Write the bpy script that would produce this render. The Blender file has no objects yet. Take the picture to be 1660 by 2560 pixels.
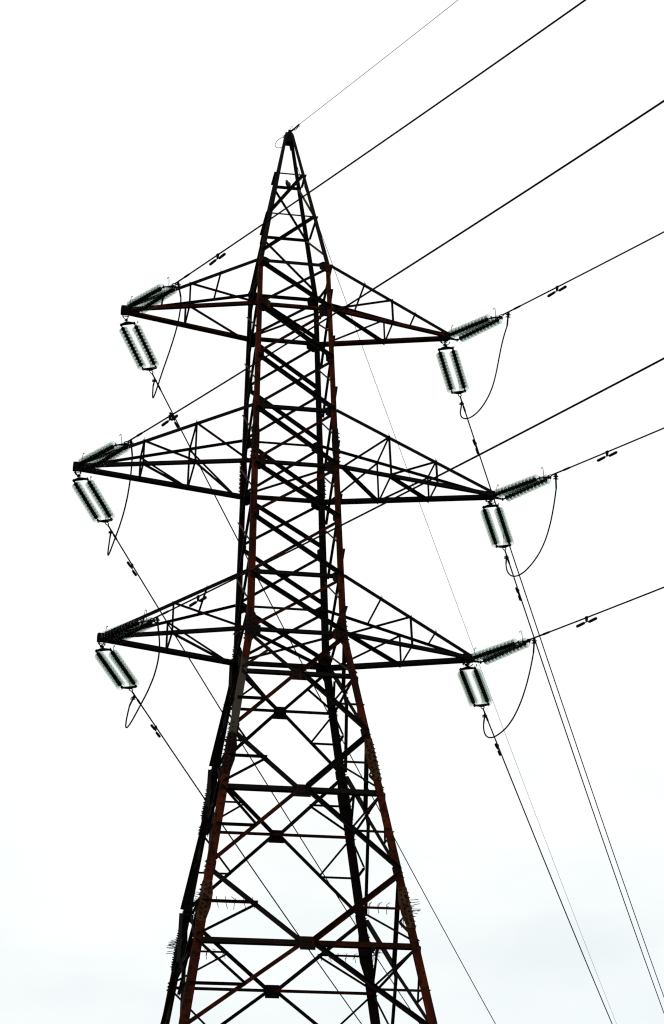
import bpy, random
from math import sin, cos, pi, radians, atan2, degrees
from mathutils import Vector as V, Matrix
scene = bpy.context.scene
# ------------------------------------------------------------ measured layout (metres; fitted to the photograph)
CAM=[-8.8375, -54.3041, 1.7006]
ROT=[0.183375, 0.428767, -0.009631]
FPX=5380.42
Z={'p1': 37.86, 'p2': 36.235, 'n0': 34.375, 'n1': 32.92, 'n2': 31.258, 'n3': 29.564, 'n4': 27.811, 'n5': 26.202, 'n6': 24.457, 'n7': 22.767, 'h0': 21.496, 'm0': 19.793, 'h1': 18.134, 'm1': 15.953, 'h2': 14.024, 'ap': 39.534}
WN7=1.3028;WH2=2.7477;WAP=0.0711;DR=1.0116
ARM=[4.7668, 5.9382, 5.0827]
CIRCUITS={
 'TL':{'tip': [-4.7668, 0.0, 32.9197], 'near_yoke': [-3.7139, -2.3648, 32.4442], 'near_q': [-1.1496, 0.0987, 0.000664], 'far_in': [-4.693, 0.1658, 32.5677], 'far_yoke': [-3.8513, 2.0563, 32.1937], 'far_q': [1.1343, 0.1968, 0.000383], 'near_damper': 2.49, 'far_damper': 2.35, 'near_lug': 0.38, 'far_lug': 0.49, 'jumper': [[-3.46, -2.612, 31.992], [-3.46, -2.612, 31.992], [-3.453, -2.57, 31.978], [-3.442, -2.487, 31.948], [-3.434, -2.405, 31.918], [-3.428, -2.322, 31.886], [-3.422, -2.198, 31.837], [-3.421, -2.033, 31.767], [-3.427, -1.867, 31.696], [-3.439, -1.702, 31.622], [-3.46, -1.495, 31.528], [-3.486, -1.288, 31.435], [-3.517, -1.082, 31.342], [-3.556, -0.834, 31.235], [-3.59, -0.627, 31.149], [-3.631, -0.379, 31.052], [-3.669, -0.131, 30.962], [-3.703, 0.117, 30.878], [-3.732, 0.366, 30.81], [-3.752, 0.572, 30.772], [-3.768, 0.82, 30.755], [-3.777, 1.027, 30.77], [-3.78, 1.234, 30.817], [-3.777, 1.441, 30.897], [-3.771, 1.606, 30.99], [-3.762, 1.772, 31.109], [-3.749, 1.937, 31.256], [-3.738, 2.061, 31.387], [-3.729, 2.144, 31.483], [-3.72, 2.226, 31.588], [-3.71, 2.309, 31.702], [-3.705, 2.35, 31.762], [-3.705, 2.35, 31.762]]},
 'ML':{'tip': [-5.9382, 0.0, 27.8111], 'near_yoke': [-4.883, -2.3701, 27.434], 'near_q': [-1.1528, 0.0872, 0.000839], 'far_in': [-5.85, 0.1981, 27.5096], 'far_yoke': [-4.9899, 2.1299, 27.1906], 'far_q': [1.1401, 0.1719, 0.000419], 'near_damper': 2.48, 'far_damper': 2.39, 'near_lug': 0.4, 'far_lug': 0.53, 'jumper': [[-4.659, -2.636, 26.997], [-4.659, -2.636, 26.997], [-4.656, -2.593, 26.951], [-4.652, -2.508, 26.863], [-4.65, -2.423, 26.777], [-4.649, -2.338, 26.695], [-4.65, -2.211, 26.578], [-4.656, -2.041, 26.433], [-4.667, -1.871, 26.301], [-4.68, -1.701, 26.182], [-4.702, -1.489, 26.05], [-4.726, -1.276, 25.936], [-4.753, -1.064, 25.841], [-4.786, -0.809, 25.749], [-4.813, -0.597, 25.689], [-4.844, -0.342, 25.635], [-4.872, -0.087, 25.597], [-4.896, 0.168, 25.569], [-4.914, 0.423, 25.559], [-4.925, 0.635, 25.57], [-4.931, 0.89, 25.612], [-4.931, 1.102, 25.674], [-4.926, 1.315, 25.763], [-4.916, 1.527, 25.882], [-4.904, 1.697, 26.0], [-4.888, 1.867, 26.14], [-4.869, 2.037, 26.303], [-4.853, 2.164, 26.44], [-4.841, 2.249, 26.54], [-4.828, 2.334, 26.645], [-4.815, 2.419, 26.757], [-4.808, 2.462, 26.816], [-4.808, 2.462, 26.816]]},
 'BL':{'tip': [-5.0827, 0.0, 22.7673], 'near_yoke': [-4.056, -2.3058, 22.4171], 'near_q': [-1.1501, 0.0729, 0.000681], 'far_in': [-5.0434, 0.0882, 22.4411], 'far_yoke': [-4.152, 2.0903, 22.1574], 'far_q': [1.1476, 0.1559, 0.000472], 'near_damper': 2.47, 'far_damper': 2.4, 'near_lug': 0.42, 'far_lug': 0.49, 'jumper': [[-3.823, -2.589, 21.978], [-3.823, -2.589, 21.978], [-3.813, -2.548, 21.953], [-3.795, -2.465, 21.904], [-3.78, -2.382, 21.855], [-3.767, -2.299, 21.806], [-3.753, -2.175, 21.735], [-3.744, -2.009, 21.642], [-3.743, -1.843, 21.551], [-3.751, -1.677, 21.463], [-3.77, -1.47, 21.358], [-3.798, -1.262, 21.258], [-3.834, -1.055, 21.164], [-3.884, -0.806, 21.06], [-3.93, -0.599, 20.979], [-3.988, -0.35, 20.89], [-4.046, -0.101, 20.807], [-4.102, 0.148, 20.729], [-4.153, 0.397, 20.665], [-4.189, 0.604, 20.63], [-4.224, 0.853, 20.618], [-4.245, 1.06, 20.639], [-4.255, 1.267, 20.692], [-4.255, 1.475, 20.781], [-4.247, 1.641, 20.883], [-4.229, 1.806, 21.012], [-4.204, 1.972, 21.173], [-4.178, 2.097, 21.314], [-4.158, 2.18, 21.419], [-4.135, 2.263, 21.533], [-4.11, 2.346, 21.656], [-4.096, 2.387, 21.721], [-4.096, 2.387, 21.721]]},
 'TR':{'tip': [4.7668, 0.0, 32.9197], 'near_yoke': [5.7345, -2.1734, 32.4476], 'near_q': [-1.1518, 0.1139, 0.000794], 'far_in': [4.7155, 0.08, 32.5485], 'far_yoke': [5.5468, 1.9648, 32.1625], 'far_q': [1.1424, 0.1806, 0.000473], 'near_damper': 2.62, 'far_damper': 2.66, 'near_lug': 0.48, 'far_lug': 0.5, 'jumper': [[5.896, -2.512, 31.984], [5.896, -2.512, 31.984], [5.888, -2.472, 31.95], [5.873, -2.392, 31.882], [5.861, -2.313, 31.817], [5.852, -2.233, 31.753], [5.843, -2.113, 31.663], [5.838, -1.954, 31.549], [5.839, -1.795, 31.444], [5.844, -1.635, 31.347], [5.853, -1.436, 31.238], [5.862, -1.237, 31.141], [5.868, -1.038, 31.057], [5.871, -0.798, 30.972], [5.866, -0.599, 30.914], [5.852, -0.36, 30.857], [5.828, -0.121, 30.811], [5.794, 0.118, 30.773], [5.753, 0.357, 30.75], [5.714, 0.556, 30.747], [5.665, 0.795, 30.767], [5.626, 0.995, 30.808], [5.591, 1.194, 30.872], [5.566, 1.393, 30.963], [5.554, 1.552, 31.057], [5.553, 1.712, 31.17], [5.564, 1.871, 31.304], [5.584, 1.991, 31.418], [5.602, 2.07, 31.502], [5.625, 2.15, 31.591], [5.654, 2.23, 31.686], [5.671, 2.27, 31.735], [5.671, 2.27, 31.735]]},
 'MR':{'tip': [5.9382, 0.0, 27.8111], 'near_yoke': [6.9096, -2.1817, 27.4426], 'near_q': [-1.152, 0.1053, 0.000803], 'far_in': [5.8732, 0.08, 27.4955], 'far_yoke': [6.7282, 1.9561, 27.1344], 'far_q': [1.1508, 0.1481, 0.000498], 'near_damper': 2.54, 'far_damper': 2.6, 'near_lug': 0.4, 'far_lug': 0.54, 'jumper': [[7.093, -2.447, 26.982], [7.093, -2.447, 26.982], [7.095, -2.408, 26.946], [7.1, -2.329, 26.875], [7.104, -2.249, 26.806], [7.109, -2.17, 26.739], [7.115, -2.052, 26.642], [7.121, -1.893, 26.522], [7.126, -1.735, 26.41], [7.128, -1.577, 26.307], [7.126, -1.379, 26.191], [7.12, -1.181, 26.089], [7.109, -0.984, 26.0], [7.09, -0.746, 25.911], [7.069, -0.549, 25.851], [7.038, -0.311, 25.795], [7.003, -0.074, 25.753], [6.963, 0.163, 25.722], [6.923, 0.401, 25.707], [6.889, 0.598, 25.713], [6.851, 0.836, 25.744], [6.823, 1.034, 25.793], [6.801, 1.231, 25.865], [6.787, 1.429, 25.961], [6.783, 1.587, 26.057], [6.786, 1.745, 26.171], [6.798, 1.904, 26.303], [6.814, 2.022, 26.415], [6.828, 2.101, 26.496], [6.845, 2.18, 26.582], [6.865, 2.26, 26.673], [6.877, 2.299, 26.72], [6.877, 2.299, 26.72]]},
 'BR':{'tip': [5.0827, 0.0, 22.7673], 'near_yoke': [6.0645, -2.2052, 22.4957], 'near_q': [-1.152, 0.0649, 0.000803], 'far_in': [5.0221, 0.08, 22.4879], 'far_yoke': [5.8735, 1.9657, 22.1373], 'far_q': [1.1498, 0.1449, 0.000494], 'near_damper': 2.5, 'far_damper': 2.62, 'near_lug': 0.38, 'far_lug': 0.55, 'jumper': [[6.201, -2.452, 22.085], [6.201, -2.452, 22.085], [6.196, -2.413, 22.023], [6.186, -2.333, 21.905], [6.174, -2.254, 21.792], [6.163, -2.174, 21.685], [6.144, -2.055, 21.536], [6.118, -1.896, 21.357], [6.09, -1.737, 21.199], [6.061, -1.578, 21.061], [6.024, -1.379, 20.917], [5.987, -1.18, 20.802], [5.951, -0.982, 20.714], [5.91, -0.743, 20.642], [5.877, -0.544, 20.606], [5.843, -0.306, 20.589], [5.813, -0.067, 20.595], [5.79, 0.171, 20.616], [5.774, 0.41, 20.656], [5.767, 0.608, 20.705], [5.767, 0.847, 20.784], [5.774, 1.046, 20.866], [5.788, 1.244, 20.963], [5.81, 1.443, 21.075], [5.834, 1.602, 21.174], [5.863, 1.761, 21.283], [5.897, 1.92, 21.4], [5.927, 2.039, 21.493], [5.948, 2.119, 21.557], [5.971, 2.198, 21.624], [5.995, 2.278, 21.692], [6.008, 2.318, 21.727], [6.008, 2.318, 21.727]]},
}
SHIELD_NEAR=[[0.2347, -0.5271, 39.5723], [-1.1519, 0.0653, 0.0005999696819840062]]
SHIELD_FAR=[[0.1241, 0.3786, 39.2874], [1.1466, 0.2007, 0.00036212080439272654]]

# ------------------------------------------------------------ camera
cam_d = bpy.data.cameras.new('camera'); cam = bpy.data.objects.new('camera', cam_d); scene.collection.objects.link(cam); scene.camera = cam
yaw, pitch, roll = ROT
fwd = V((sin(yaw) * cos(pitch), cos(yaw) * cos(pitch), sin(pitch))); rt0 = V((cos(yaw), -sin(yaw), 0)); up0 = rt0.cross(fwd)
rt = rt0 * cos(roll) + up0 * sin(roll); upc = -rt0 * sin(roll) + up0 * cos(roll)
Mx = Matrix((rt, upc, -fwd)).transposed().to_4x4(); Mx.translation = V(CAM); cam.matrix_world = Mx
cam_d.sensor_fit = 'HORIZONTAL'; cam_d.sensor_width = 36.; cam_d.lens = FPX / 1660. * 36.; cam_d.clip_start = .1; cam_d.clip_end = 5000.
# ------------------------------------------------------------ sky: bright overcast over a Nishita sky
SUN_EL, SUN_AZ = radians(38), radians(205)      # azimuth from +Y, clockwise: behind the viewer, a little to the left
world = bpy.data.worlds.new('World'); scene.world = world; world.use_nodes = True
nt = world.node_tree; nt.nodes.clear(); nd = nt.nodes.new; lk = nt.links.new
out = nd('ShaderNodeOutputWorld'); sky = nd('ShaderNodeTexSky'); sky.sky_type = 'NISHITA'; sky.sun_disc = False
sky.sun_elevation = SUN_EL; sky.sun_rotation = SUN_AZ
bg1 = nd('ShaderNodeBackground'); bg1.inputs['Strength'].default_value = .12; hs = nd('ShaderNodeHueSaturation'); hs.inputs['Saturation'].default_value = .45; hs.inputs['Hue'].default_value = .47; lk(sky.outputs[0], hs.inputs['Color']); lk(hs.outputs[0], bg1.inputs['Color'])   # veiled by thin cloud
tc = nd('ShaderNodeTexCoord'); mp = nd('ShaderNodeMapping'); mp.inputs['Scale'].default_value = (2.2, 2.2, 5.0); mp.inputs['Location'].default_value = (3.3, 1.2, .4); lk(tc.outputs['Generated'], mp.inputs['Vector'])
nz = nd('ShaderNodeTexNoise'); nz.inputs['Scale'].default_value = 3.6; nz.inputs['Detail'].default_value = 5.; lk(mp.outputs[0], nz.inputs['Vector'])
sx = nd('ShaderNodeSeparateXYZ'); lk(tc.outputs['Generated'], sx.inputs[0])
# cloud cover thins a little toward the horizon
mr = nd('ShaderNodeMapRange'); mr.inputs['From Min'].default_value = .19; mr.inputs['From Max'].default_value = .46; mr.inputs['To Min'].default_value = .40; mr.inputs['To Max'].default_value = 1.06; lk(sx.outputs['Z'], mr.inputs['Value'])
nm_ = nd('ShaderNodeMath'); nm_.operation = 'MULTIPLY_ADD'; nm_.inputs[1].default_value = .75; lk(nz.outputs['Fac'], nm_.inputs[0]); lk(mr.outputs[0], nm_.inputs[2])
cl = nd('ShaderNodeMath'); cl.operation = 'SUBTRACT'; cl.use_clamp = True; cl.inputs[1].default_value = .03; lk(nm_.outputs[0], cl.inputs[0])
bg2 = nd('ShaderNodeBackground'); bg2.inputs['Color'].default_value = (.972, 1., .988, 1); bg2.inputs['Strength'].default_value = 1.05
mix = nd('ShaderNodeMixShader'); lk(cl.outputs[0], mix.inputs[0]); lk(bg1.outputs[0], mix.inputs[1]); lk(bg2.outputs[0], mix.inputs[2]); lk(mix.outputs[0], out.inputs['Surface'])
sd = bpy.data.lights.new('sun', 'SUN'); sd.energy = .9; sd.angle = radians(14); sd.color = (1., .95, .88)
so = bpy.data.objects.new('sun', sd); scene.collection.objects.link(so)
sv = V((sin(SUN_AZ) * cos(SUN_EL), cos(SUN_AZ) * cos(SUN_EL), sin(SUN_EL))); so.rotation_euler = sv.to_track_quat('Z', 'Y').to_euler(); so.location = (0, -20, 60)
vs_ = scene.view_settings; vs_.view_transform = 'Standard'; vs_.look = 'None'; vs_.exposure = 0.; vs_.gamma = 1.; vs_.use_curve_mapping = False
scene.cycles.filter_width = 1.15; scene.cycles.max_bounces = 24; scene.cycles.transmission_bounces = 22; scene.cycles.transparent_max_bounces = 96; scene.cycles.glossy_bounces = 4; scene.cycles.diffuse_bounces = 3
# ------------------------------------------------------------ materials
def mat(name):
    m = bpy.data.materials.new(name); m.use_nodes = True; t = m.node_tree; t.nodes.clear()
    o = t.nodes.new('ShaderNodeOutputMaterial'); b = t.nodes.new('ShaderNodeBsdfPrincipled'); t.links.new(b.outputs[0], o.inputs[0]); return m, t, b
def steel(name, cols, scale=3., rough=.9, spec=.04, stretch=(1, 1, .35), spots=None):
    """painted or rusted steel: a noise-driven ramp of the given colours"""
    m, t, b = mat(name); L = t.links.new
    tc = t.nodes.new('ShaderNodeTexCoord'); mp = t.nodes.new('ShaderNodeMapping'); mp.inputs['Scale'].default_value = stretch; L(tc.outputs['Object'], mp.inputs[0])
    n = t.nodes.new('ShaderNodeTexNoise'); n.inputs['Scale'].default_value = scale; n.inputs['Detail'].default_value = 7; n.inputs['Roughness'].default_value = .65; L(mp.outputs[0], n.inputs['Vector'])
    r = t.nodes.new('ShaderNodeValToRGB'); e = r.color_ramp.elements
    while len(e) < len(cols): e.new(.5)
    for i, (p, c) in enumerate(cols): e[i].position = p; e[i].color = (*c, 1)
    L(n.outputs['Fac'], r.inputs[0]); colr = r.outputs[0]
    if spots:
        n2 = t.nodes.new('ShaderNodeTexNoise'); n2.inputs['Scale'].default_value = spots[0]; n2.inputs['Detail'].default_value = 4; L(tc.outputs['Object'], n2.inputs['Vector'])
        r2 = t.nodes.new('ShaderNodeValToRGB'); r2.color_ramp.elements[0].position = spots[1]; r2.color_ramp.elements[1].position = spots[1] + .06; L(n2.outputs['Fac'], r2.inputs[0])
        mx = t.nodes.new('ShaderNodeMix'); mx.data_type = 'RGBA'; L(r2.outputs[0], mx.inputs[0]); L(colr, mx.inputs[6]); mx.inputs[7].default_value = (*spots[2], 1); colr = mx.outputs[2]
    L(colr, b.inputs['Base Color']); b.inputs['Roughness'].default_value = rough; b.inputs['Specular IOR Level'].default_value = spec
    bp = t.nodes.new('ShaderNodeBump'); bp.inputs['Strength'].default_value = .15; bp.inputs['Distance'].default_value = .004; L(n.outputs['Fac'], bp.inputs['Height']); L(bp.outputs[0], b.inputs['Normal'])
    return m
BK = (.0045, .0036, .0032)
M_DARK = steel('dark_steel', [(.35, BK), (.62, (.006, .0045, .0038)), (.74, (.022, .006, .003))])
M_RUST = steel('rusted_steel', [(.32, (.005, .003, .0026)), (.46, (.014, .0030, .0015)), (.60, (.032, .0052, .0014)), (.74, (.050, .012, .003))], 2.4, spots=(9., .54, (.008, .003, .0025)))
M_PALE = steel('lit_rust_steel', [(.3, (.010, .006, .005)), (.5, (.030, .018, .012)), (.7, (.055, .035, .022))], 4.)  # rust brown, paler because the light on these bars is in the colour
M_ZINC = steel('rust_stained_zinc', [(.3, (.018, .005, .002)), (.5, (.036, .015, .006)), (.7, (.052, .033, .018))], 5., spots=(12., .54, (.008, .004, .003)))
M_STEEL = steel('dark_fitting_steel', [(.3, (.004, .004, .004)), (.7, (.008, .007, .006))], 8.)
M_CABLE = steel('weathered_cable', [(.3, (.004, .004, .004)), (.7, (.007, .007, .007))], 20.)
M_CONC = steel('concrete', [(.3, (.22, .21, .19)), (.7, (.34, .33, .31))], 5.)
M_GRASS = steel('dry_grass', [(.3, (.030, .036, .014)), (.5, (.045, .052, .020)), (.7, (.075, .070, .034))], 1.5, stretch=(1, 1, 1))
M_BIRD = steel('brown_feathers', [(.35, (.015, .010, .007)), (.5, (.045, .030, .020)), (.65, (.09, .07, .05))], 38., stretch=(1, 1, .4))
M_BIRDW = steel('dark_brown_feathers', [(.35, (.010, .006, .005)), (.6, (.03, .016, .010))], 50., stretch=(1, 1, .3))
# near left leg: rust with a stretch where the grey galvanised coat survives
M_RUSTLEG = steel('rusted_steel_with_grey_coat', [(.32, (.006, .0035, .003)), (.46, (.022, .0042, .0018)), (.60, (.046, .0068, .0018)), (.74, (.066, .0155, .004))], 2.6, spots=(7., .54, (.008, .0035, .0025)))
def grey_coat(m, z0, z1):
    t = m.node_tree; L = t.links.new; b = [n for n in t.nodes if n.type == 'BSDF_PRINCIPLED'][0]; src = b.inputs['Base Color'].links[0].from_socket
    tc = t.nodes.new('ShaderNodeTexCoord'); s = t.nodes.new('ShaderNodeSeparateXYZ'); L(tc.outputs['Object'], s.inputs[0])
    n = t.nodes.new('ShaderNodeTexNoise'); n.inputs['Scale'].default_value = 4.; n.inputs['Detail'].default_value = 6; L(tc.outputs['Object'], n.inputs['Vector'])
    a = t.nodes.new('ShaderNodeMath'); a.operation = 'MULTIPLY_ADD'; a.inputs[1].default_value = 1.6; L(n.outputs['Fac'], a.inputs[0]); L(s.outputs['Z'], a.inputs[2])
    lo = t.nodes.new('ShaderNodeMapRange'); lo.inputs['From Min'].default_value = z0 + .8; lo.inputs['From Max'].default_value = z0 + .95; L(a.outputs[0], lo.inputs['Value'])
    hi = t.nodes.new('ShaderNodeMapRange'); hi.inputs['From Min'].default_value = z1 + .9; hi.inputs['From Max'].default_value = z1 + .5; L(a.outputs[0], hi.inputs['Value'])
    mu = t.nodes.new('ShaderNodeMath'); mu.operation = 'MULTIPLY'; L(lo.outputs[0], mu.inputs[0]); L(hi.outputs[0], mu.inputs[1])
    mx = t.nodes.new('ShaderNodeMix'); mx.data_type = 'RGBA'; L(mu.outputs[0], mx.inputs[0]); L(src, mx.inputs[6]); mx.inputs[7].default_value = (.036, .032, .024, 1); L(mx.outputs[2], b.inputs['Base Color'])
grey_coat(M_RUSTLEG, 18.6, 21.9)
def black_above(m, z0):
    # the peak kept its black paint
    t = m.node_tree; L = t.links.new; b = [n for n in t.nodes if n.type == 'BSDF_PRINCIPLED'][0]; src = b.inputs['Base Color'].links[0].from_socket
    tc = t.nodes.new('ShaderNodeTexCoord'); s = t.nodes.new('ShaderNodeSeparateXYZ'); L(tc.outputs['Object'], s.inputs[0])
    n = t.nodes.new('ShaderNodeTexNoise'); n.inputs['Scale'].default_value = 5.; L(tc.outputs['Object'], n.inputs['Vector'])
    a = t.nodes.new('ShaderNodeMath'); a.operation = 'MULTIPLY_ADD'; a.inputs[1].default_value = .6; L(n.outputs['Fac'], a.inputs[0]); L(s.outputs['Z'], a.inputs[2])
    r = t.nodes.new('ShaderNodeMapRange'); r.inputs['From Min'].default_value = z0; r.inputs['From Max'].default_value = z0 + .5; L(a.outputs[0], r.inputs['Value'])
    mx = t.nodes.new('ShaderNodeMix'); mx.data_type = 'RGBA'; L(r.outputs[0], mx.inputs[0]); L(src, mx.inputs[6]); mx.inputs[7].default_value = (.008, .005, .004, 1); L(mx.outputs[2], b.inputs['Base Color'])
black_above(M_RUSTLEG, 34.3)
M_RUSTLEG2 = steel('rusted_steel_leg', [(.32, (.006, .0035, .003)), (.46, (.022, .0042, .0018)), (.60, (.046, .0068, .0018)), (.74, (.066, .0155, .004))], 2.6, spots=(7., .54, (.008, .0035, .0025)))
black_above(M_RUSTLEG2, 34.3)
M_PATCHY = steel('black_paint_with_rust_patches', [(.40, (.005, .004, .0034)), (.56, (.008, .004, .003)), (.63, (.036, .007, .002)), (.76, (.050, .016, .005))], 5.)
M_GLASS = bpy.data.materials.new('green_glass'); M_GLASS.use_nodes = True; gt = M_GLASS.node_tree; gt.nodes.clear(); L = gt.links.new
go = gt.nodes.new('ShaderNodeOutputMaterial'); lw = gt.nodes.new('ShaderNodeLayerWeight'); lw.inputs['Blend'].default_value = .32
gr_ = gt.nodes.new('ShaderNodeValToRGB'); e = gr_.color_ramp.elements; e[0].position = .04; e[0].color = (.91, .93, .918, 1); e[1].position = .68; e[1].color = (.04, .052, .046, 1); em = e.new(.34); em.color = (.62, .67, .64, 1)
L(lw.outputs['Facing'], gr_.inputs[0]); gb = gt.nodes.new('ShaderNodeBsdfTransparent'); L(gr_.outputs[0], gb.inputs['Color'])
gg = gt.nodes.new('ShaderNodeBsdfGlossy'); gg.inputs['Roughness'].default_value = .05; gm = gt.nodes.new('ShaderNodeMixShader'); fr_ = gt.nodes.new('ShaderNodeFresnel'); fr_.inputs[0].default_value = 1.06
L(fr_.outputs[0], gm.inputs[0]); L(gb.outputs[0], gm.inputs[1]); L(gg.outputs[0], gm.inputs[2]); L(gm.outputs[0], go.inputs['Surface'])

# ------------------------------------------------------------ mesh helpers
COL = scene.collection
class MB:
    """collects shapes for ONE mesh object"""
    def __init__(s): s.v = []; s.f = []; s.sm = []; s.mi = []; s.cur = 0
    def add(s, verts, faces, smooth=False):
        o = len(s.v); s.v += [tuple(p) for p in verts]
        for f in faces: s.f.append([o + i for i in f]); s.sm.append(smooth); s.mi.append(s.cur)
    def prism(s, sec0, sec1, smooth=False):
        n = len(sec0)
        s.add(list(sec0) + list(sec1), [[i, (i + 1) % n, n + (i + 1) % n, n + i] for i in range(n)], smooth)
        s.add(sec0, [list(range(n))[::-1]]); s.add(sec1, [list(range(n))])
    def box(s, c, ax, ay, az, hx, hy, hz):
        c = V(c); ax = V(ax).normalized(); ay = V(ay).normalized(); az = V(az).normalized()
        q = lambda i: [c + ax * (hx * a) + ay * (hy * b) + az * (hz * i) for a, b in ((-1, -1), (1, -1), (1, 1), (-1, 1))]
        s.prism(q(-1), q(1))
    def angle(s, p0, p1, n, w, t=.009, off=0., up=1, outw=None):
        """an L-section steel angle: flat flange in the face plane, the other standing along n"""
        p0 = V(p0); p1 = V(p1); d = (p1 - p0).normalized(); n = V(n); n = (n - d * n.dot(d)).normalized(); b = d.cross(n)
        if b.z * up < 0: b = -b
        if abs(b.z) < 1e-3 and up < 0: b = -b
        h = w / 2; k = outw or w
        sec = [(-h, 0), (h, 0), (h, k), (h - t, k), (h - t, t), (-h, t)]
        s.prism([p0 + b * x + n * (y + off) for x, y in sec], [p1 + b * x + n * (y + off) for x, y in sec])
    def flat(s, p0, p1, n, w, t=.008, off=0.):
        p0 = V(p0); p1 = V(p1); d = (p1 - p0).normalized(); n = V(n); n = (n - d * n.dot(d)).normalized(); b = d.cross(n)
        q = lambda p: [p + b * x + n * y for x, y in ((-w/2, off), (w/2, off), (w/2, off + t), (-w/2, off + t))]
        s.prism(q(p0), q(p1))
    def plate(s, pts, n, t, off=0.):
        n = V(n).normalized()
        s.prism([V(p) + n * off for p in pts], [V(p) + n * (off + t) for p in pts])
    def tube(s, pts, r, k=8, cap=True):
        pts = [V(p) for p in pts]; rr = r if isinstance(r, (list, tuple)) else [r] * len(pts)
        d0 = (pts[1] - pts[0]).normalized(); a = d0.cross(V((0, 0, 1)))
        if a.length < .05: a = d0.cross(V((1, 0, 0)))
        a.normalize(); rings = []
        for i, p in enumerate(pts):
            d = (pts[min(i + 1, len(pts) - 1)] - pts[max(i - 1, 0)]).normalized()
            a = (a - d * a.dot(d)).normalized(); b = d.cross(a)
            rings.append([p + (a * cos(2*pi*j/k) + b * sin(2*pi*j/k)) * rr[i] for j in range(k)])
        vs = [q for g in rings for q in g]
        s.add(vs, [[i*k + j, i*k + (j+1) % k, (i+1)*k + (j+1) % k, (i+1)*k + j] for i in range(len(pts)-1) for j in range(k)], True)
        if cap: s.add(rings[0], [list(range(k))[::-1]]); s.add(rings[-1], [list(range(k))])
    def bolt(s, p, n, r=.021, h=.026):
        s.cur = 1; n = V(n).normalized(); s.tube([V(p), V(p) + n * h], r, 6)
        s.tube([V(p) + n * h, V(p) + n * (h + .018)], r * .55, 6); s.cur = 0
    def lathe(s, prof, k=32, closed=False, o=(0, 0, 0)):
        """profile (x, r) turned about the local X axis"""
        m = len(prof); vs = []
        for x, r in prof:
            for j in range(k): vs.append((o[0] + x, o[1] + r * cos(2*pi*j/k), o[2] + r * sin(2*pi*j/k)))
        fs = [[i*k + j, ((i+1) % m)*k + j, ((i+1) % m)*k + (j+1) % k, i*k + (j+1) % k] for i in range(m if closed else m - 1) for j in range(k)]
        s.add(vs, fs, True)
        if not closed: s.add(vs[:k], [list(range(k))]); s.add(vs[-k:], [list(range(k))[::-1]])
    def mesh(s, name, mat):
        me = bpy.data.meshes.new(name); me.from_pydata(s.v, [], s.f); me.materials.append(mat)
        me.polygons.foreach_set('use_smooth', s.sm)
        if any(s.mi): me.materials.append(M_STEEL); me.polygons.foreach_set('material_index', s.mi)
        me.update(); return me
    def build(s, name, mat, parent=None):
        o = bpy.data.objects.new(name, s.mesh(name, mat)); COL.objects.link(o)
        if parent: o.parent = parent
        return o
def thing(name, label, cat, loc=(0, 0, 0), group=None):
    o = bpy.data.objects.new(name, None); o.empty_display_size = .3; COL.objects.link(o); o.location = loc
    tag(o, label, cat, group); return o
def tag(o, label, cat, group=None):
    o['label'] = label; o['category'] = cat
    if group: o['group'] = group
    return o
def lerp(a, b, t): return V(a) * (1 - t) + V(b) * t

# ------------------------------------------------------------ ground
g = MB(); N_ = 40; S_ = 1600.
for i in range(N_ + 1):
    for j in range(N_ + 1):
        x = (i / N_ * 2 - 1) * S_; y = (j / N_ * 2 - 1) * S_
        g.v.append((x, y, 0.0))
for i in range(N_):
    for j in range(N_): g.f.append([i*(N_+1)+j, (i+1)*(N_+1)+j, (i+1)*(N_+1)+j+1, i*(N_+1)+j+1]); g.sm.append(False); g.mi.append(0)
gr = g.build('ground', M_GRASS); gr['kind'] = 'structure'

# ------------------------------------------------------------ the pylon
E0 = .05
def half(z):
    if z >= Z['n0']: t = (z - Z['n0']) / (Z['ap'] - Z['n0']); return (1 - t) + WAP * t
    if z >= Z['n7']: t = (z - Z['n7']) / (Z['n0'] - Z['n7']); return WN7 * (1 - t) + t
    t = (z - Z['h2']) / (Z['n7'] - Z['h2']); return WH2 * (1 - t) + WN7 * t
def corner(sx, sy, z):
    w = half(z) + E0; return V((sx * w, sy * w * DR, z))
FACES = {'near': ((-1, -1), (1, -1), V((0, -1, 0))), 'right': ((1, -1), (1, 1), V((1, 0, 0))),
         'back': ((-1, 1), (1, 1), V((0, 1, 0))), 'left': ((-1, -1), (-1, 1), V((-1, 0, 0)))}
def fpt(face, s, z, inset=.065):
    a, b, n = FACES[face]; p = corner(*a, z); q = corner(*b, z)
    L = (q - p).length; s2 = s * (1 - 2 * inset / L)
    return lerp(p, q, (s2 + 1) / 2)
tower = thing('lattice_pylon', 'tall rusty black steel lattice pylon with six side arms', 'pylon')
def legw(z): 
    pts = [(0, .25), (Z['h2'], .225), (Z['n7'], .19), (Z['n4'], .165), (Z['n0'], .13), (Z['ap'], .085)]
    for (a, wa), (b, wb) in zip(pts, pts[1:]):
        if z <= b: return wa + (wb - wa) * (z - a) / (b - a)
    return .09
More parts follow.
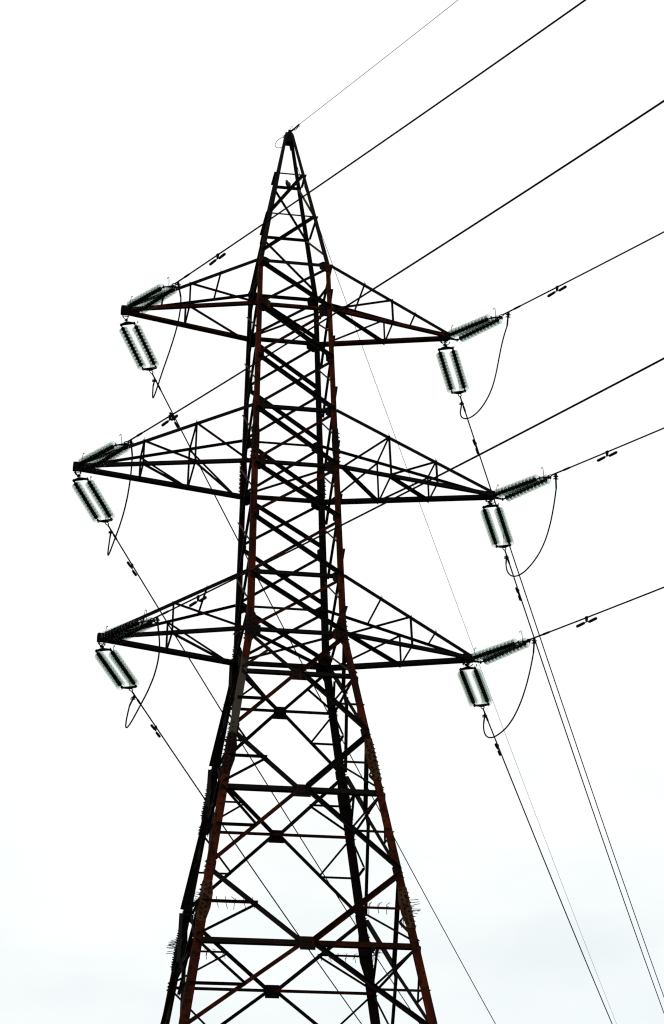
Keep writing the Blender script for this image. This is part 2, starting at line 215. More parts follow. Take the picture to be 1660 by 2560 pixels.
def leg(sx, sy, mat):
    m = MB(); zs = [-.1, 3.2, 9.2, Z['h2'], Z['h1'], Z['h0'], Z['n7'], Z['n4'], Z['n0'], Z['ap'] - .05]
    secs = []
    for z in zs:
        c = corner(sx, sy, z); W = legw(z); T = .017
        secs.append([c + V((-sx * a, -sy * b, 0)) for a, b in ((0, 0), (W, 0), (W, T), (T, T), (T, W), (0, W))])
    n = 6; vs = [p for q in secs for p in q]
    m.add(vs, [[i*n + j, i*n + (j+1) % n, (i+1)*n + (j+1) % n, (i+1)*n + j] for i in range(len(zs)-1) for j in range(n)])
    m.add(secs[0], [list(range(n))]); m.add(secs[-1], [list(range(n))])
    return m.build('leg', mat, tower)
LEGS = {(-1, -1): leg(-1, -1, M_RUSTLEG), (1, -1): leg(1, -1, M_RUSTLEG2), (-1, 1): leg(-1, 1, M_DARK), (1, 1): leg(1, 1, M_DARK)}  # near legs take the rust colours, far legs the near-black ones
# splice plates wrapped round the leg corner, with their bolt heads
def splice(sx, sy, zc, hl, mat, wide=.06, cols=2, bolts=True):
    m = MB(); W0 = legw(zc)
    for ax in (0, 1):
        n = V((0, sy, 0)) if ax == 0 else V((sx, 0, 0)); u = V((-sx, 0, 0)) if ax == 0 else V((0, -sy, 0))
        up = (corner(sx, sy, zc + hl) - corner(sx, sy, zc - hl)).normalized()
        c = corner(sx, sy, zc)
        prof = [(-.004, -hl), (W0 - .01, -hl), (W0 + wide, -hl * .35), (W0 + wide, hl * .35), (W0 - .01, hl), (-.004, hl)]
        m.plate([c + u * a + up * b for a, b in prof], n, .014, .003)
        k = max(4, int(hl * 2 / .13))
        for i in range(k if bolts else 0):
            for j in range(cols):
                m.bolt(c + u * (W0 * (.28 + .5 * j / max(1, cols - 1)) if cols > 1 else W0 * .5) + up * (-hl * .86 + hl * 1.72 * (i + (.35 if j else 0)) / (k - .6)) + n * .016, n)
    return m.build('splice_plate', mat, LEGS[(sx, sy)])
zs1 = (Z['m0'] + Z['h1']) / 2 + .08; zs2 = (Z['m1'] + Z['h2']) / 2 + .02
for (sx, sy), o in LEGS.items():
    near = sy < 0
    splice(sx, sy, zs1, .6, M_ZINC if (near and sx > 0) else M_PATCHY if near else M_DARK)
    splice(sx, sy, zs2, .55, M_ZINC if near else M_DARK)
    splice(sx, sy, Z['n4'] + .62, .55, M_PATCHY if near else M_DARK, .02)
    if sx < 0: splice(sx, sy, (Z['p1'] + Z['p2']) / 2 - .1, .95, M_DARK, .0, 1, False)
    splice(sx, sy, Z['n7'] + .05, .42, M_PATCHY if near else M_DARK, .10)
# gusset plates where the braces meet the legs
def leg_gusset(face, s, z, a=.30, hh=.22, mat=None, inside=True):
    p, q, n = FACES[face]; m = MB(); c = corner(*(q if s > 0 else p), z); u = (corner(*(p if s > 0 else q), z) - c).normalized()
    up = (corner(*(q if s > 0 else p), z + .3) - c).normalized()
    prof = [(.01, -hh), (a * .55, -hh), (a, -hh * .55), (a, hh * .55), (a * .55, hh), (.01, hh)]
    m.plate([c + u * x + up * y for x, y in prof], -n if inside else n, .012, .0185 if inside else .018)
    for i in range(3):
        for j in range(2): m.bolt(c + u * (.07 + .13 * j) + up * (-hh * .65 + hh * .65 * i) + n * .002, n, .017, .02)
    return m.build('gusset_plate', mat or M_DARK, LEGS[q if s > 0 else p])
for lv in ('n0', 'n1', 'n2', 'n3', 'n4', 'n5', 'n6', 'n7'):
    for f in ('near', 'back'):
        for s in (-1, 1):
            big = lv in ('n0', 'n1', 'n3', 'n4', 'n6', 'n7')
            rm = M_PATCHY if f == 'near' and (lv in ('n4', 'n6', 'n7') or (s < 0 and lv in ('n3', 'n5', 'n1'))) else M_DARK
            leg_gusset(f, s, Z[lv] - (.05 if big else 0), .32 if lv in ('n0', 'n3', 'n6') else .38 if big else .24, .19 if lv in ('n0', 'n3', 'n6') else .23 if big else .17, rm)
for lv in ('m0', 'h1', 'm1', 'h2', 'h0'):
    for f in FACES:
        for s in (-1, 1):
            leg_gusset(f, s, Z[lv], .24 if lv[0] == 'm' else .2, .2 if lv[0] == 'm' else .14, M_PATCHY if f == 'near' and s < 0 else M_DARK)
# braces ------------------------------------------------------------------
def brace(name, face, s0, z0, s1, z1, w, mat=None, out=True, flat=False, up=1, sub=None, t=.009, off=.003):
    n = FACES[face][2]; m = MB(); a = fpt(face, s0, z0); b = fpt(face, s1, z1)
    # the face plane leans: use its true normal
    e = (fpt(face, 1, z0) - fpt(face, -1, z0)).normalized(); zz = (fpt(face, 0, max(z0, z1) + .5) - fpt(face, 0, min(z0, z1) - .5)).normalized()
    nn = e.cross(zz).normalized()
    if nn.dot(n) < 0: nn = -nn
    if flat: m.flat(a, b, nn if out else -nn, w, .009, off if out else .032)
    else: m.angle(a, b, nn if out else -nn, w, t, off if out else .032, up)
    return m.build(name, mat or M_DARK, sub or tower)
HS = 'horizontal_strut'
# the peak
for f, hi in (('near', 0), ('back', 1)):
    brace(HS, f, -1, Z['p1'], 1, Z['p1'], .075 if hi else .05, M_DARK if hi else M_RUST, out=False)
    brace(HS, f, -1, Z['p2'], 1, Z['p2'], .075 if hi else .05, M_DARK if hi else M_RUST, out=False)
    s = 1 if f == 'near' else -1
    brace('peak_brace', f, s, Z['p1'] - .05, -s, Z['p2'] + .05, .085 if f == 'near' else .075)
    brace('peak_brace', f, s, Z['p2'] - .05, -s, Z['n0'] + .35, .085 if f == 'near' else .075)
    brace(HS, f, -1, Z['n0'], 1, Z['n0'], .115 if f == 'near' else .085, out=False)
for f in ('right', 'left'):
    for lv in ('p1', 'p2'): brace(HS, f, -1, Z[lv], 1, Z[lv], .075)
    brace('peak_brace', f, 1, Z['p1'] - .05, -1, Z['p2'] + .05, .075, M_PALE if f == 'right' else M_DARK, out=False)
    brace('peak_brace', f, 1, Z['p2'] - .05, -1, Z['n0'] + .4, .075, M_PALE if f == 'right' else M_DARK, out=False)
# the straight body between the crossarms: crossed braces on all four faces
NL = ['n%d' % i for i in range(8)]
for i in range(7):
    z0, z1 = Z[NL[i]], Z[NL[i + 1]]
    for f in ('near', 'back'):
        fr = f == 'near'
        brace('cross_brace', f, -1, z0 - (.10 if fr else .02), 1, z1 + (.0 if fr else .16), .105 if fr else .10, M_DARK, out=fr)
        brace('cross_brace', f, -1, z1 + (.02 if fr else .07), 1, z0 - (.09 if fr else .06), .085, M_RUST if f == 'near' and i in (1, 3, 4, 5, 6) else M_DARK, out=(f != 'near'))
zm = [Z['n0'] - .0] + [(Z[NL[i]] + Z[NL[i+1]]) / 2 for i in range(7)] + [Z['n7'] + .05]
for i in range(len(zm) - 1):
    for f in ('right', 'left'):
        brace('side_brace', f, 1, zm[i] - .06, -1, zm[i+1] + .06, .055, M_PALE, out=(f == 'left'), t=.007)
        brace('side_brace', f, -1, zm[i] - .06, 1, zm[i+1] + .06, .08, M_DARK, out=(f != 'left'))
for lv in ('n1', 'n3', 'n4', 'n6', 'n7'):
    for f in ('near', 'back'):
        brace(HS, f, -1, Z[lv], 1, Z[lv], (.10 if lv in ('n3', 'n6') else .095) if f == 'near' else (.07 if lv in ('n3', 'n6') else .15),
              M_RUST if f == 'near' and lv == 'n1' else M_DARK, out=False, up=-1)
for lv in ('n1', 'n4', 'n7'):
    for a, b, dz in (((-1, -1), (1, 1), -.02), ((1, -1), (-1, 1), .03)):
        m = MB(); p = corner(*a, Z[lv] + dz); q = corner(*b, Z[lv] + dz); d = (q - p).normalized()
        m.angle(p + d * .1, q - d * .1, (0, 0, -1), .075, .008, .0); m.build('plan_brace', M_DARK, tower)
# the spreading lower body: diamonds between leg nodes and strut middles
PAN = [('n7', None, Z['n7'], None, Z['h0']), (1, 1, Z['h0'], Z['m0'], Z['h1']), (1, 1, Z['h1'], Z['m1'], Z['h2']), (1, 1, Z['h2'], 11.75, 9.4), (1, 1, 9.4, 6.4, 3.2)]
for k, (tag_, _, zt, zmid, zb) in enumerate(PAN):
    for f in FACES:
        fr = f == 'near'
        for s in (-1, 1):
            o = (s > 0)
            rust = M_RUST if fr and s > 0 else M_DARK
            if zmid is None:
                brace('diagonal_brace', f, s, zt - .12, 0 + s * .06, zb + .03, .105 if fr else .09, rust, out=o)
                zq = (zt + zb) / 2 + .02
                brace('redundant_brace', f, s * .53, zq, s, zb + .06, .055, M_PALE if fr else M_DARK, out=not o)
                continue
            w1 = .105 if fr else .095
            brace('diagonal_brace', f, s * .06, zt - .05, s, zmid + .06, w1, M_RUST if fr and s < 0 else M_DARK, out=o)
            brace('diagonal_brace', f, s, zmid - .06, s * .06, zb + .04, .135 if fr else .10, M_RUST if fr and s > 0 and k == 2 else M_DARK, out=o)
            # midpoints of both diagonals, tied back to the leg
            for za, zc_, hz in ((zt, zmid, zt), (zmid, zb, zb)):
                zq = (za + zc_) / 2
                wq = half(zq); wl = half(zmid); sq = s * (.5 * wl) / wq
                brace('redundant_brace', f, sq, zq, s, zq, .065 if fr else .055, M_RUST if fr and za == zmid and k == 2 else M_DARK, out=not o)
                brace('redundant_brace', f, sq, zq + (.02 if hz == zt else -.02), s, hz - .03 if hz == zt else hz + .1, .055, M_DARK, out=not o, t=.007)
    for f in FACES:
        w = {0: .105, 1: .13, 2: .13}.get(k, .12) if f == 'near' else .085
        mt = M_RUST if (f == 'near' and k == 2) or (f == 'back' and k in (1, 2)) else M_DARK
        if k == 2 and f in ('near', 'back'):
            brace(HS, f, -1, zb, -.02, zb, w, M_DARK, out=False, up=-1); brace(HS, f, .02, zb, 1, zb, w, mt, out=False, up=-1)
        else: brace(HS, f, -1, zb, 1, zb, w, mt, out=False, up=-1)
        m = MB(); n = FACES[f][2]; c = fpt(f, 0, zb); u = (fpt(f, 1, zb) - fpt(f, -1, zb)).normalized(); upv = (fpt(f, 0, zb + .3) - c).normalized()
        if k == 2: prof = [(-.19, -.2), (.19, -.2), (.21, 0), (.19, .15), (-.19, .15), (-.21, 0)]
        else: prof = [(-.22, -.23), (.22, -.23), (.13, .12), (-.13, .12)]
        m.plate([c + u * a + upv * b for a, b in prof], -n, .012, .017)
        for a in (-.09, .0, .09):
            for b in (-.13, .02): m.bolt(c + u * a + upv * b - n * .016, n, .015, .03)
        m.build('centre_gusset', M_PATCHY if f == 'near' else M_DARK, tower)
# anti-climb spikes on the low horizontal ties
rnd = random.Random(4)
zq = (Z['m1'] + Z['h2']) / 2
for f in FACES:
    n = FACES[f][2]
    for s in (-1, 1):
        sq = s * .5 * half(Z['m1']) / half(zq)
        a = fpt(f, sq, zq); b = fpt(f, s, zq); u = (b - a).normalized()
        for i in range(6):
            p = lerp(a, b, .10 + .82 * i / 5.) + n * .012; j = rnd.uniform(-.05, .05); m = MB(); k = p + n * .03
            m.tube([p - V((0, 0, .18 + rnd.uniform(-.03, .03))) + u * (j - .02) + n * .02, k, k + V((0, 0, .06)), k + V((0, 0, .10)) + n * .07 + u * (.05 + j)], .0085, 5)
            m.tube([k, p + n * .25 + V((0, 0, rnd.uniform(-.05, .05)))], .0085, 5)
            m.build('climbing_spike', M_STEEL, tower)
for (sx, sy), lg in LEGS.items():
    for i in range(5):
        c = corner(sx, sy, zq + .22 - .075 * i); m = MB()
        ang = atan2(sy * .35, sx) + radians(rnd.uniform(-12, 12))
        m.tube([c - V((sx * .02, sy * .02, 0)), c + V((cos(ang) * .24, sin(ang) * .24, rnd.uniform(-.02, .04)))], .0085, 5)
        m.build('climbing_spike', M_STEEL, lg)
# cap at the very top
m = MB(); c = V((0, 0, Z['ap']))
m.box(c + V((0, 0, -.05)), (1, 0, 0), (0, 1, 0), (0, 0, 1), .11, .115, .008)
for sx in (-1, 1):
    m.box(c + V((sx * .108, 0, -.16)), (1, 0, 0), (0, 1, 0), (0, 0, 1), .007, .11, .16)
    for i in range(3):
        for y in (-.06, .06): m.bolt(c + V((sx * .115, y, -.08 - .09 * i)), (sx, 0, 0), .018, .035)
for y in (-.118, .118): m.box(c + V((0, y, -.16)), (1, 0, 0), (0, 1, 0), (0, 0, 1), .1, .006, .17)
m.box(c + V((.03, -.05, .04)), (1, 0, 0), (0, 1, 0), (0, 0, 1), .05, .05, .08)
m.build('peak_cap', M_DARK, tower)
for (sx, sy) in LEGS:
    m = MB(); c = corner(sx, sy, 0); m.prism([c + V((a * .6, b * .6, -.3)) for a, b in ((-1,-1),(1,-1),(1,1),(-1,1))], [c + V((a * .4, b * .4, .35)) for a, b in ((-1,-1),(1,-1),(1,1),(-1,1))])
    m.build('footing', M_CONC, tower)

# crossarms ---------------------------------------------------------------
def crossarm(L, zu, zl, sx, kind, rustlow):
    tip = V((sx * L, 0, zl)); m = MB()
    tp = tip + V((-.10 if sx > 0 else .0, 0, 0))
    # tip bracket: plates with hanging lugs
    m.box(tp + V((0, 0, .06)), (1, 0, 0), (0, 1, 0), (0, 0, 1), .14, .13, .008)
    m.box(tp + V((0, 0, -.06)), (1, 0, 0), (0, 1, 0), (0, 0, 1), .14, .13, .009)
    m.box(tp + V((sx * .135, 0, 0)), (1, 0, 0), (0, 1, 0), (0, 0, 1), .009, .125, .088)
    for y in (-.14, .14): m.box(tp + V((0, y, 0)), (1, 0, 0), (0, 1, 0), (0, 0, 1), .124, .007, .085)
    for y in (-.1, .1):
        for x in (-.07, .07): m.box(tp + V((x, y, -.12)), (1, 0, 0), (0, 1, 0), (0, 0, 1), .009, .03, .05)
        m.tube([tp + V((-.11, y, -.14)), tp + V((.11, y, -.14))], .012, 8)
    for x in (-.1, .0, .1): m.bolt(tp + V((x, -.147, .02)), (0, -1, 0), .016, .025)
    arm = m.build('crossarm', M_DARK, tower)
    P = {}
    for nm, sy, z, dz in (('nu', -1, zu, .045), ('nl', -1, zl, 0), ('bu', 1, zu, .045), ('bl', 1, zl, 0)):
        P[nm] = (corner(sx, sy, z), tip + V((-sx * .02, sy * .115, dz)))
    def at(nm, t): return lerp(P[nm][0], P[nm][1], t)
    for nm, w, mat in (('nu', .10, M_DARK), ('nl', .10, M_RUST if rustlow else M_DARK), ('bu', .068, M_DARK), ('bl', .185, M_RUST if rustlow else M_DARK)):
        m = MB(); a, b = P[nm]; n = V((0, -1 if nm[0] == 'n' else 1, 0))
        m.angle(a, b, -n, w, .010, 0, -1 if nm[1] == 'l' else 1); m.build('chord', mat, arm)
    def strut(a, b, n, w, mat=M_DARK, name='arm_brace', up=1, ext=.04):
        m = MB(); a = V(a); b = V(b); d = (b - a).normalized(); m.angle(a - d * ext, b + d * ext, n, w, .006, .014, up); m.build(name, mat, arm)
    ny, by, dn, uz = V((0, -1, 0)), V((0, 1, 0)), V((0, 0, -1)), V((0, 0, 1))
    fr = [.52] if kind == 'short' else [.33, .63]
    tops = [.29, .72] if kind == 'short' else fr
    pale = M_RUST
    prev = 0.03
    for q, t in enumerate(fr):
        strut(at('nu', t), at('nl', t), ny, .055); strut(at('bu', t), at('bl', t), by, .055)
        strut(at('nl', t), at('bl', t), dn, .055)
        strut(at('nl', prev), at('nu', t), ny, .05, pale); strut(at('bl', prev), at('bu', t), by, .06)
        strut(at('nl' if sx > 0 else 'bl', prev), at('bl' if sx > 0 else 'nl', t), dn, .09)
        prev = t
    for t in tops: strut(at('nu', t), at('bu', t), uz, .055)
    # little bolts standing on the upper chord where the struts join
    for t in tops:
        m = MB(); p = at('nu', t); m.tube([p + V((0, 0, .03)), p + V((0, 0, .14))], [.012, .003], 5); m.build('bolt', M_DARK, arm)
for k, (L, zu, zl, kind) in enumerate(((ARM[0], 'n0', 'n1', 'short'), (ARM[1], 'n3', 'n4', 'long'), (ARM[2], 'n6', 'n7', 'short'))):
    for sx in (-1, 1): crossarm(L, Z[zu], Z[zl], sx, kind, k == 0)

# ------------------------------------------------------------ insulators (one made, the rest copies)
NDISC, PITCH, LSTR, D0 = 12, .1535, 2.1, .20
disc = MB()
disc.lathe([(.0, .048), (.016, .064), (.028, .094), (.042, .129), (.054, .1415), (.060, .1405), (.055, .131), (.074, .122), (.075, .116), (.050, .108), (.067, .094), (.068, .088), (.043, .080), (.058, .068), (.058, .062), (.034, .052)], 36, True)
# the thick boss of glass round the cap
disc.lathe([(-.004, .050), (.006, .072), (.018, .104), (.024, .106), (.020, .090), (.012, .062)], 36, True)
DISC = disc.mesh('glass_disc', M_GLASS)
core = MB(); prof = [(.09, .012)]
for i in range(NDISC):
    x = D0 + i * PITCH
    prof += [(x - .064, .014), (x - .062, .036), (x - .045, .052), (x + .008, .057), (x + .016, .050), (x + .036, .046), (x + .044, .016)]
prof += [(LSTR - .07, .013)]
core.lathe(prof, 14)
CORE = core.mesh('insulator_string', M_STEEL)
def yoke_mesh(flip):
    m = MB(); s = -1 if flip else 1
    pts = [(-.11 * s, -.03), (-.02 * s, -.235), (.045 * s, -.235), (.03 * s, -.10), (.03 * s, .10), (.045 * s, .235), (-.02 * s, .235), (-.11 * s, .03)]
    m.plate([V((a, b, 0)) for a, b in pts], (0, 0, 1), .02, -.01)
    for y in (-.2, .2):
        m.tube([(.0, y, -.045), (.0, y, .045)], .02, 8)
        m.tube([(.0, y, 0), (.10 * s, y, 0)], .022, 8)
    return m.mesh('yoke_plate', M_STEEL)
YI, YO = yoke_mesh(False), yoke_mesh(True)
def horn_mesh(h, hook):
    m = MB(); pts = [V((0, 0, 0)), V((-hook * .15, 0, h * .5)), V((-hook * .35, 0, h * .85)), V((-hook * .6, 0, h * .97)), V((-hook * .85, 0, h)), V((-hook * 1.1, 0, h * .93))]
    m.tube(pts, .0085, 6); m.tube([pts[-1], pts[-1] + V((-hook * .08, 0, -.01))], .014, 6); return m.mesh('arcing_horn', M_STEEL)
HO, HI = horn_mesh(.34, .11), horn_mesh(.27, -.08)
def child(name, me, parent, loc=(0, 0, 0), rot=None):
    o = bpy.data.objects.new(name, me); COL.objects.link(o); o.parent = parent; o.location = loc
    if rot: o.rotation_euler = rot
    return o
def make_assembly(roll=0.):
    r = bpy.data.objects.new('insulator_pair', None); COL.objects.link(r)
    child('yoke_plate', YI, r); child('yoke_plate', YO, r, (LSTR, 0, 0), (roll, 0, 0))
    for y in (-.2, .2):
        c = child('insulator_string', CORE, r, (0, y, 0), (0, -atan2(y * sin(roll), LSTR), atan2(y * (cos(roll) - 1), LSTR)))
        for i in range(NDISC): child('glass_disc', DISC, c, (D0 + i * PITCH, 0, 0))
    child('arcing_horn', HO, r, (LSTR - .03, -.02, .0)); child('arcing_horn', HI, r, (.2, -.2, .0))
    return r
def copy_tree(o, parent=None):
    c = o.copy(); COL.objects.link(c)
    if parent: c.parent = parent
    for ch in o.children: copy_tree(ch, c)
    return c
def frame(d):
    d = V(d).normalized(); y = V((0, 0, 1)).cross(d).normalized(); z = d.cross(y)
    return Matrix((d, y, z)).transposed()
PROTO = {'near': make_assembly(radians(16)), 'far': make_assembly()}; used = set()
def span(p0, q, smax, step=None):
    az, a, k = q; out = []; s = 0.
    while s <= smax + 1e-6:
        out.append(V(p0) + V((s * cos(az), s * sin(az), -a * s + k * s * s))); s += .25 if s < 4 else 1. if s < 30 else 4.
    return out
def sp(p0, q, s): az, a, k = q; return V(p0) + V((s * cos(az), s * sin(az), -a * s + k * s * s))
WHERE = {'TL': 'top left crossarm', 'ML': 'long middle left crossarm', 'BL': 'bottom left crossarm', 'TR': 'top right crossarm', 'MR': 'long middle right crossarm', 'BR': 'bottom right crossarm'}
def catmull(P, k=5):
    P = [V(p) for p in P]; out = []
    for i in range(len(P) - 1):
        a, b, c, d = P[max(i-1, 0)], P[i], P[i+1], P[min(i+2, len(P)-1)]
        for j in range(k):
            t = j / k; out.append(.5 * ((2*b) + (c - a) * t + (2*a - 5*b + 4*c - d) * t*t + (3*b - a - 3*c + d) * t**3))
    return out + [P[-1]]
# the vibration damper, one made and copied
def make_damper():
    r = bpy.data.objects.new('vibration_damper', None); COL.objects.link(r)
    m = MB(); m.box((0, 0, -.005), (1, 0, 0), (0, 1, 0), (0, 0, 1), .035, .028, .03); m.prism([V((a * .038, b * .022, -.025)) for a, b in ((-1,-1),(1,-1),(1,1),(-1,1))], [V((a * .022, b * .018, -.125)) for a, b in ((-1,-1),(1,-1),(1,1),(-1,1))][::1])
    m.tube([(-.03, 0, .005), (.03, 0, .005)], .036, 10); child('clamp', m.mesh('clamp', M_STEEL), r)
    m = MB(); m.tube([(-.30, 0, -.135), (-.1, 0, -.12), (0, 0, -.115), (.1, 0, -.12), (.30, 0, -.135)], .012, 6); child('messenger_cable', m.mesh('messenger_cable', M_STEEL), r)
    m = MB(); m.lathe([(-.165, .012), (-.16, .026), (-.145, .036), (-.11, .040), (.11, .037), (.14, .034), (.152, .022), (.156, .010)], 14)
    w = m.mesh('weight', M_STEEL)
    child('weight', w, r, (-.235, 0, -.130), (0, radians(-4), 0)); child('weight', w, r, (.235, 0, -.130), (0, radians(4), pi))
    return r
damper = make_damper(); dused = False
for key, c in CIRCUITS.items():
    for side in ('near', 'far'):
        yo = V(c[side + '_yoke']); tip = V(c['tip'])
        az = c[side + '_q'][0]
        if side == 'near':
            start = tip + V((0, -.1, -.13)); d = (yo - tip - V((0, -.08, -.15))).normalized(); inn = yo - d * (LSTR + .06)
        else:
            inn = V(c['far_in']); d = (yo - inn).normalized(); start = tip + V((0, .08, -.14))
        wds = 'reaching up right from the' if side == 'near' else 'slanting down below the'
        if side not in used: r = PROTO[side]; used.add(side)
        else: r = copy_tree(PROTO[side])
        tag(r, 'paired glass insulator strings %s %s tip' % (wds, WHERE[key]), 'insulator', 'paired insulator strings at the crossarm tips')
        ln = (yo - inn).length - (.06 if side == 'near' else 0)
        r.matrix_world = Matrix.Translation(inn) @ frame(d).to_4x4() @ Matrix.Diagonal((ln / LSTR, 1, 1, 1))
        # shackle and link to the arm, own mesh: each hangs a little differently
        m = MB(); inv = r.matrix_world.inverted(); a = inv @ start; b = V((-.09, 0, 0)); dd = (b - a).normalized(); ll = (b - a).length
        sd = inv.to_3x3() @ V((1, 0, 0)); sd = (sd - dd * sd.dot(dd)).normalized()
        ring = []
        for i in range(13):
            t = pi * i / 12; ring.append(a + sd * (cos(t) * .075) + dd * (sin(t) * min(.17, ll * .55)))
        m.tube([ring[0] - dd * .05] + ring + [ring[-1] - dd * .05], .013, 6)
        m.tube([a + dd * min(.13, ll * .45), b], .016, 8); m.tube([a + dd * ll * .7 + sd * .05, a + dd * ll * .7 - sd * .05], .02, 6)
        m.build('shackle', M_STEEL, r)
        # the span of power cable
        q = c[side + '_q']
        cab = thing('power_cable', 'black power cable running %s from the %s' % ('overhead to upper right' if side == 'near' else 'away to lower right', WHERE[key]), 'power cable', yo, 'power cables strung from the crossarms')
        pts = span(yo, q, 150 if side == 'near' else 330)
        loc = [p - yo for p in pts]
        m = MB(); m.tube([sp(yo, q, 1.02) - yo] + [p for p in loc if p.length > 1.2], .021, 8); m.build('cable', M_CABLE, cab)
        m = MB(); t0 = (sp(yo, q, 1) - yo).normalized(); fy = frame(t0)
        S = lambda s: sp(yo, q, s) - yo
        m.tube([S(.24), S(.26), S(.72), S(.75), S(.95), S(1.08)], [.018, .023, .023, .031, .031, .017], 10)
        m.tube([V((0, 0, 0)), S(.07)], .02, 8)
        eye = [S(.16) + (fy @ V((cos(x * pi / 6) * .075, sin(x * pi / 6) * .045, 0))) for x in range(13)]
        m.tube(eye, .015, 6)
        m.build('dead_end_clamp', M_STEEL, cab)
        # damper
        dp = sp(yo, q, c[side + '_damper']); td = (sp(yo, q, c[side + '_damper'] + .2) - dp).normalized()
        if not dused: r2 = damper; dused = True
        else: r2 = copy_tree(damper)
        tag(r2, 'dumbbell vibration damper under the %s cable of the %s' % ('upward' if side == 'near' else 'downward', WHERE[key]), 'vibration damper', 'vibration dampers on the power cables')
        r2.matrix_world = Matrix.Translation(dp) @ frame(td).to_4x4()
    # jumper loop
    J = [V(p) for p in c['jumper']]
    nl = sp(c['near_yoke'], c['near_q'], c['near_lug']); fl = sp(c['far_yoke'], c['far_q'], c['far_lug'])
    o = J[0]
    jt = thing('jumper_cable', 'slack jumper loop hanging beneath the %s tip' % WHERE[key], 'jumper cable', o, 'jumper loops under the crossarm tips')
    m = MB(); m.tube([p - o for p in catmull(J)], .021, 8); m.build('cable', M_CABLE, jt)
    for lug, end, nxt in ((nl, J[0], J[1]), (fl, J[-1], J[-2])):
        m = MB(); l = lug - o; e = end - o; n_ = nxt - o; dv = (e - l); mid = l + dv * .42
        m.tube([l + V((0, 0, .0)), l + dv * .12, mid], [.03, .045, .030], 6)
        side_ = V((1, 0, 0))
        for t in (.2, .36): m.tube([l + dv * t - side_ * .07, l + dv * t + side_ * .07], .017, 6)
        m.tube([mid, e, e + (n_ - e).normalized() * .05], [.025, .025, .017], 8)
        m.build('terminal_clamp', M_STEEL, jt)

# ------------------------------------------------------------ shield wires at the peak
for nm, (p0, q), lab, L in (('near', SHIELD_NEAR, 'hair thin shield wire running from the pylon peak up over the viewer', 160), ('far', SHIELD_FAR, 'hair thin shield wire running from the pylon peak away to the lower right', 330)):
    p0 = V(p0); w = thing('shield_wire', lab, 'shield wire', p0, 'shield wires at the pylon peak')
    m = MB(); m.tube([p - p0 for p in span(p0, q, L)], .0085, 6); m.build('wire', M_CABLE, w)
    a = V((.03, -.1 if nm == 'near' else .1, Z['ap'] + (.03 if nm == 'near' else -.12))) - p0
    d = (V((0, 0, 0)) - a).normalized(); fy = frame(d); LL = a.length
    m = MB(); m.tube([a, a * .62, a * .6, V((0, 0, 0)), V((0, 0, 0)) + d * .03], [.028, .03, .022, .026, .012], 8)
    for i in range(4):
        p = a * (.05 + .15 * i) + d * 0; dn = fy @ V((0, 0, -1))
        m.tube([p + dn * .01, p + dn * .085 + d * .02], .018, 6)
    m.build('tension_clamp', M_STEEL, w)
    if nm == 'near':
        pts = [V(p) - p0 for p in [[-0.012, -0.1, 39.475], [-0.125, -0.067, 39.427], [-0.236, -0.033, 39.371], [-0.342, 0.0, 39.287], [-0.4, 0.033, 39.194], [-0.405, 0.067, 39.135], [-0.363, 0.1, 39.1], [-0.293, 0.133, 39.11], [-0.21, 0.167, 39.159], [-0.124, 0.2, 39.216]]]
        m = MB(); m.tube(catmull(pts, 5), .0085, 6); m.build('bonding_loop', M_CABLE, w)
        m = MB(); m.tube(catmull([V(p) - p0 for p in [[0.019, -0.25, 39.566], [0.032, -0.25, 39.655], [0.05, -0.25, 39.678], [0.075, -0.25, 39.668], [0.099, -0.25, 39.619]]], 5), .005, 6); m.build('wire_tail', M_CABLE, w)

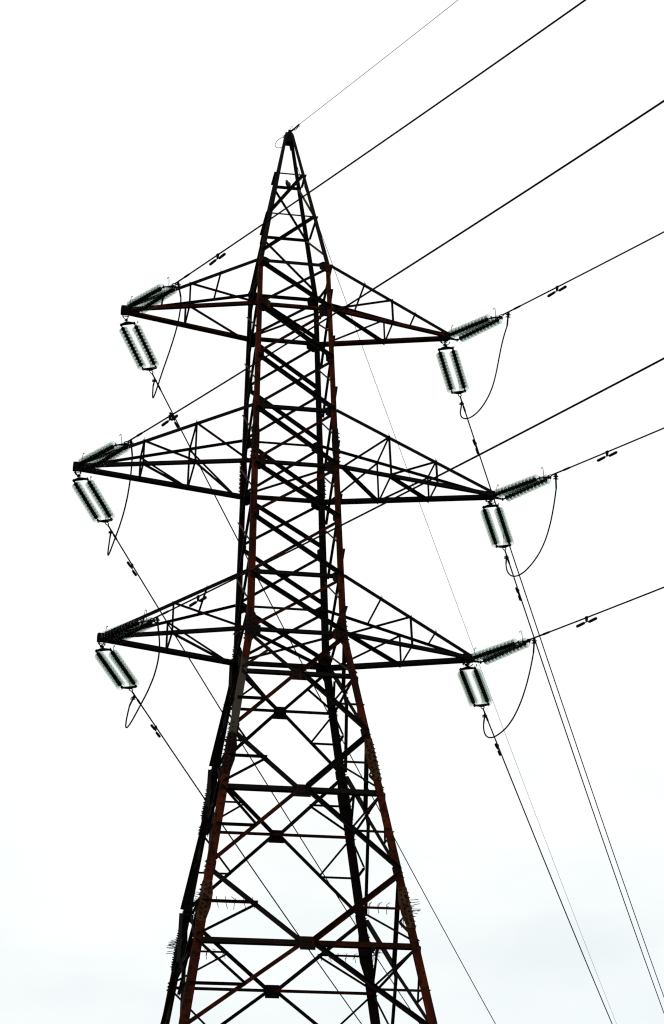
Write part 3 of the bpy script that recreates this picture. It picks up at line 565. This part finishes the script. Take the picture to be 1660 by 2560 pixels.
# ------------------------------------------------------------ the bird on the upper back strut
perch = V([0.038, 0.407, 37.923])
bird = thing('bird', 'small brown bird perched on a high strut near the pylon peak', 'bird', perch); bird.scale = (1.18, 1.18, 1.12)
def ellip(rings, k=16):
    m = MB(); vs = []
    for c, rx, ry in rings:
        for j in range(k): vs.append((c[0] + rx * cos(2*pi*j/k), c[1] + ry * sin(2*pi*j/k), c[2]))
    m.add(vs, [[i*k + j, i*k + (j+1) % k, (i+1)*k + (j+1) % k, (i+1)*k + j] for i in range(len(rings)-1) for j in range(k)], True)
    m.add(vs[:k], [list(range(k))[::-1]]); m.add(vs[-k:], [list(range(k))]); return m
body = ellip([((.012, .0, .012), .012, .014), ((.012, 0, .025), .038, .040), ((.010, 0, .05), .056, .058), ((.006, 0, .08), .063, .062), ((.0, 0, .11), .062, .058), ((-.008, .0, .135), .052, .050), ((-.018, .0, .155), .040, .040),
              ((-.024, 0, .170), .033, .034), ((-.028, 0, .185), .032, .033), ((-.031, 0, .199), .027, .028), ((-.032, 0, .208), .016, .017), ((-.032, 0, .212), .004, .004)])
body.tube([(-.05, .01, .186), (-.060, .014, .182), (-.064, .016, .176)], [.010, .006, .002], 8)
body.build('body', M_BIRD, bird)
for s in (-1, 1):
    m = ellip([((.030 + .012 * s, -.018, -.035), .006, .005), ((.026 + .024 * s, -.02, .0), .017, .012), ((.012 + .038 * s, -.018, .05), .026, .028), ((.004 + .044 * s, -.012, .095), .026, .034), ((-.004 + .040 * s, -.004, .13), .018, .026), ((-.010 + .034 * s, 0, .146), .006, .01)])
    m.build('wing', M_BIRDW, bird)
    m = MB(); m.tube([(.012 + .02 * s, .0, .03), (.012 + .022 * s, .004, .004)], .005, 6)
    for a in (-.5, 0, .5): m.tube([(.012 + .022 * s, .004, .004), (.012 + .022 * s + sin(a) * .022, .004 + cos(a) * .022, .0)], .003, 5)
    m.build('foot', M_STEEL, bird)
m = MB(); m.prism([V(p) for p in ((-.0, -.03, .02), (.05, -.03, .02), (.05, -.018, .02), (0., -.018, .02))], [V(p) for p in ((.012, -.05, -.07), (.052, -.05, -.07), (.052, -.044, -.07), (.012, -.044, -.07))])
m.build('tail', M_BIRDW, bird)
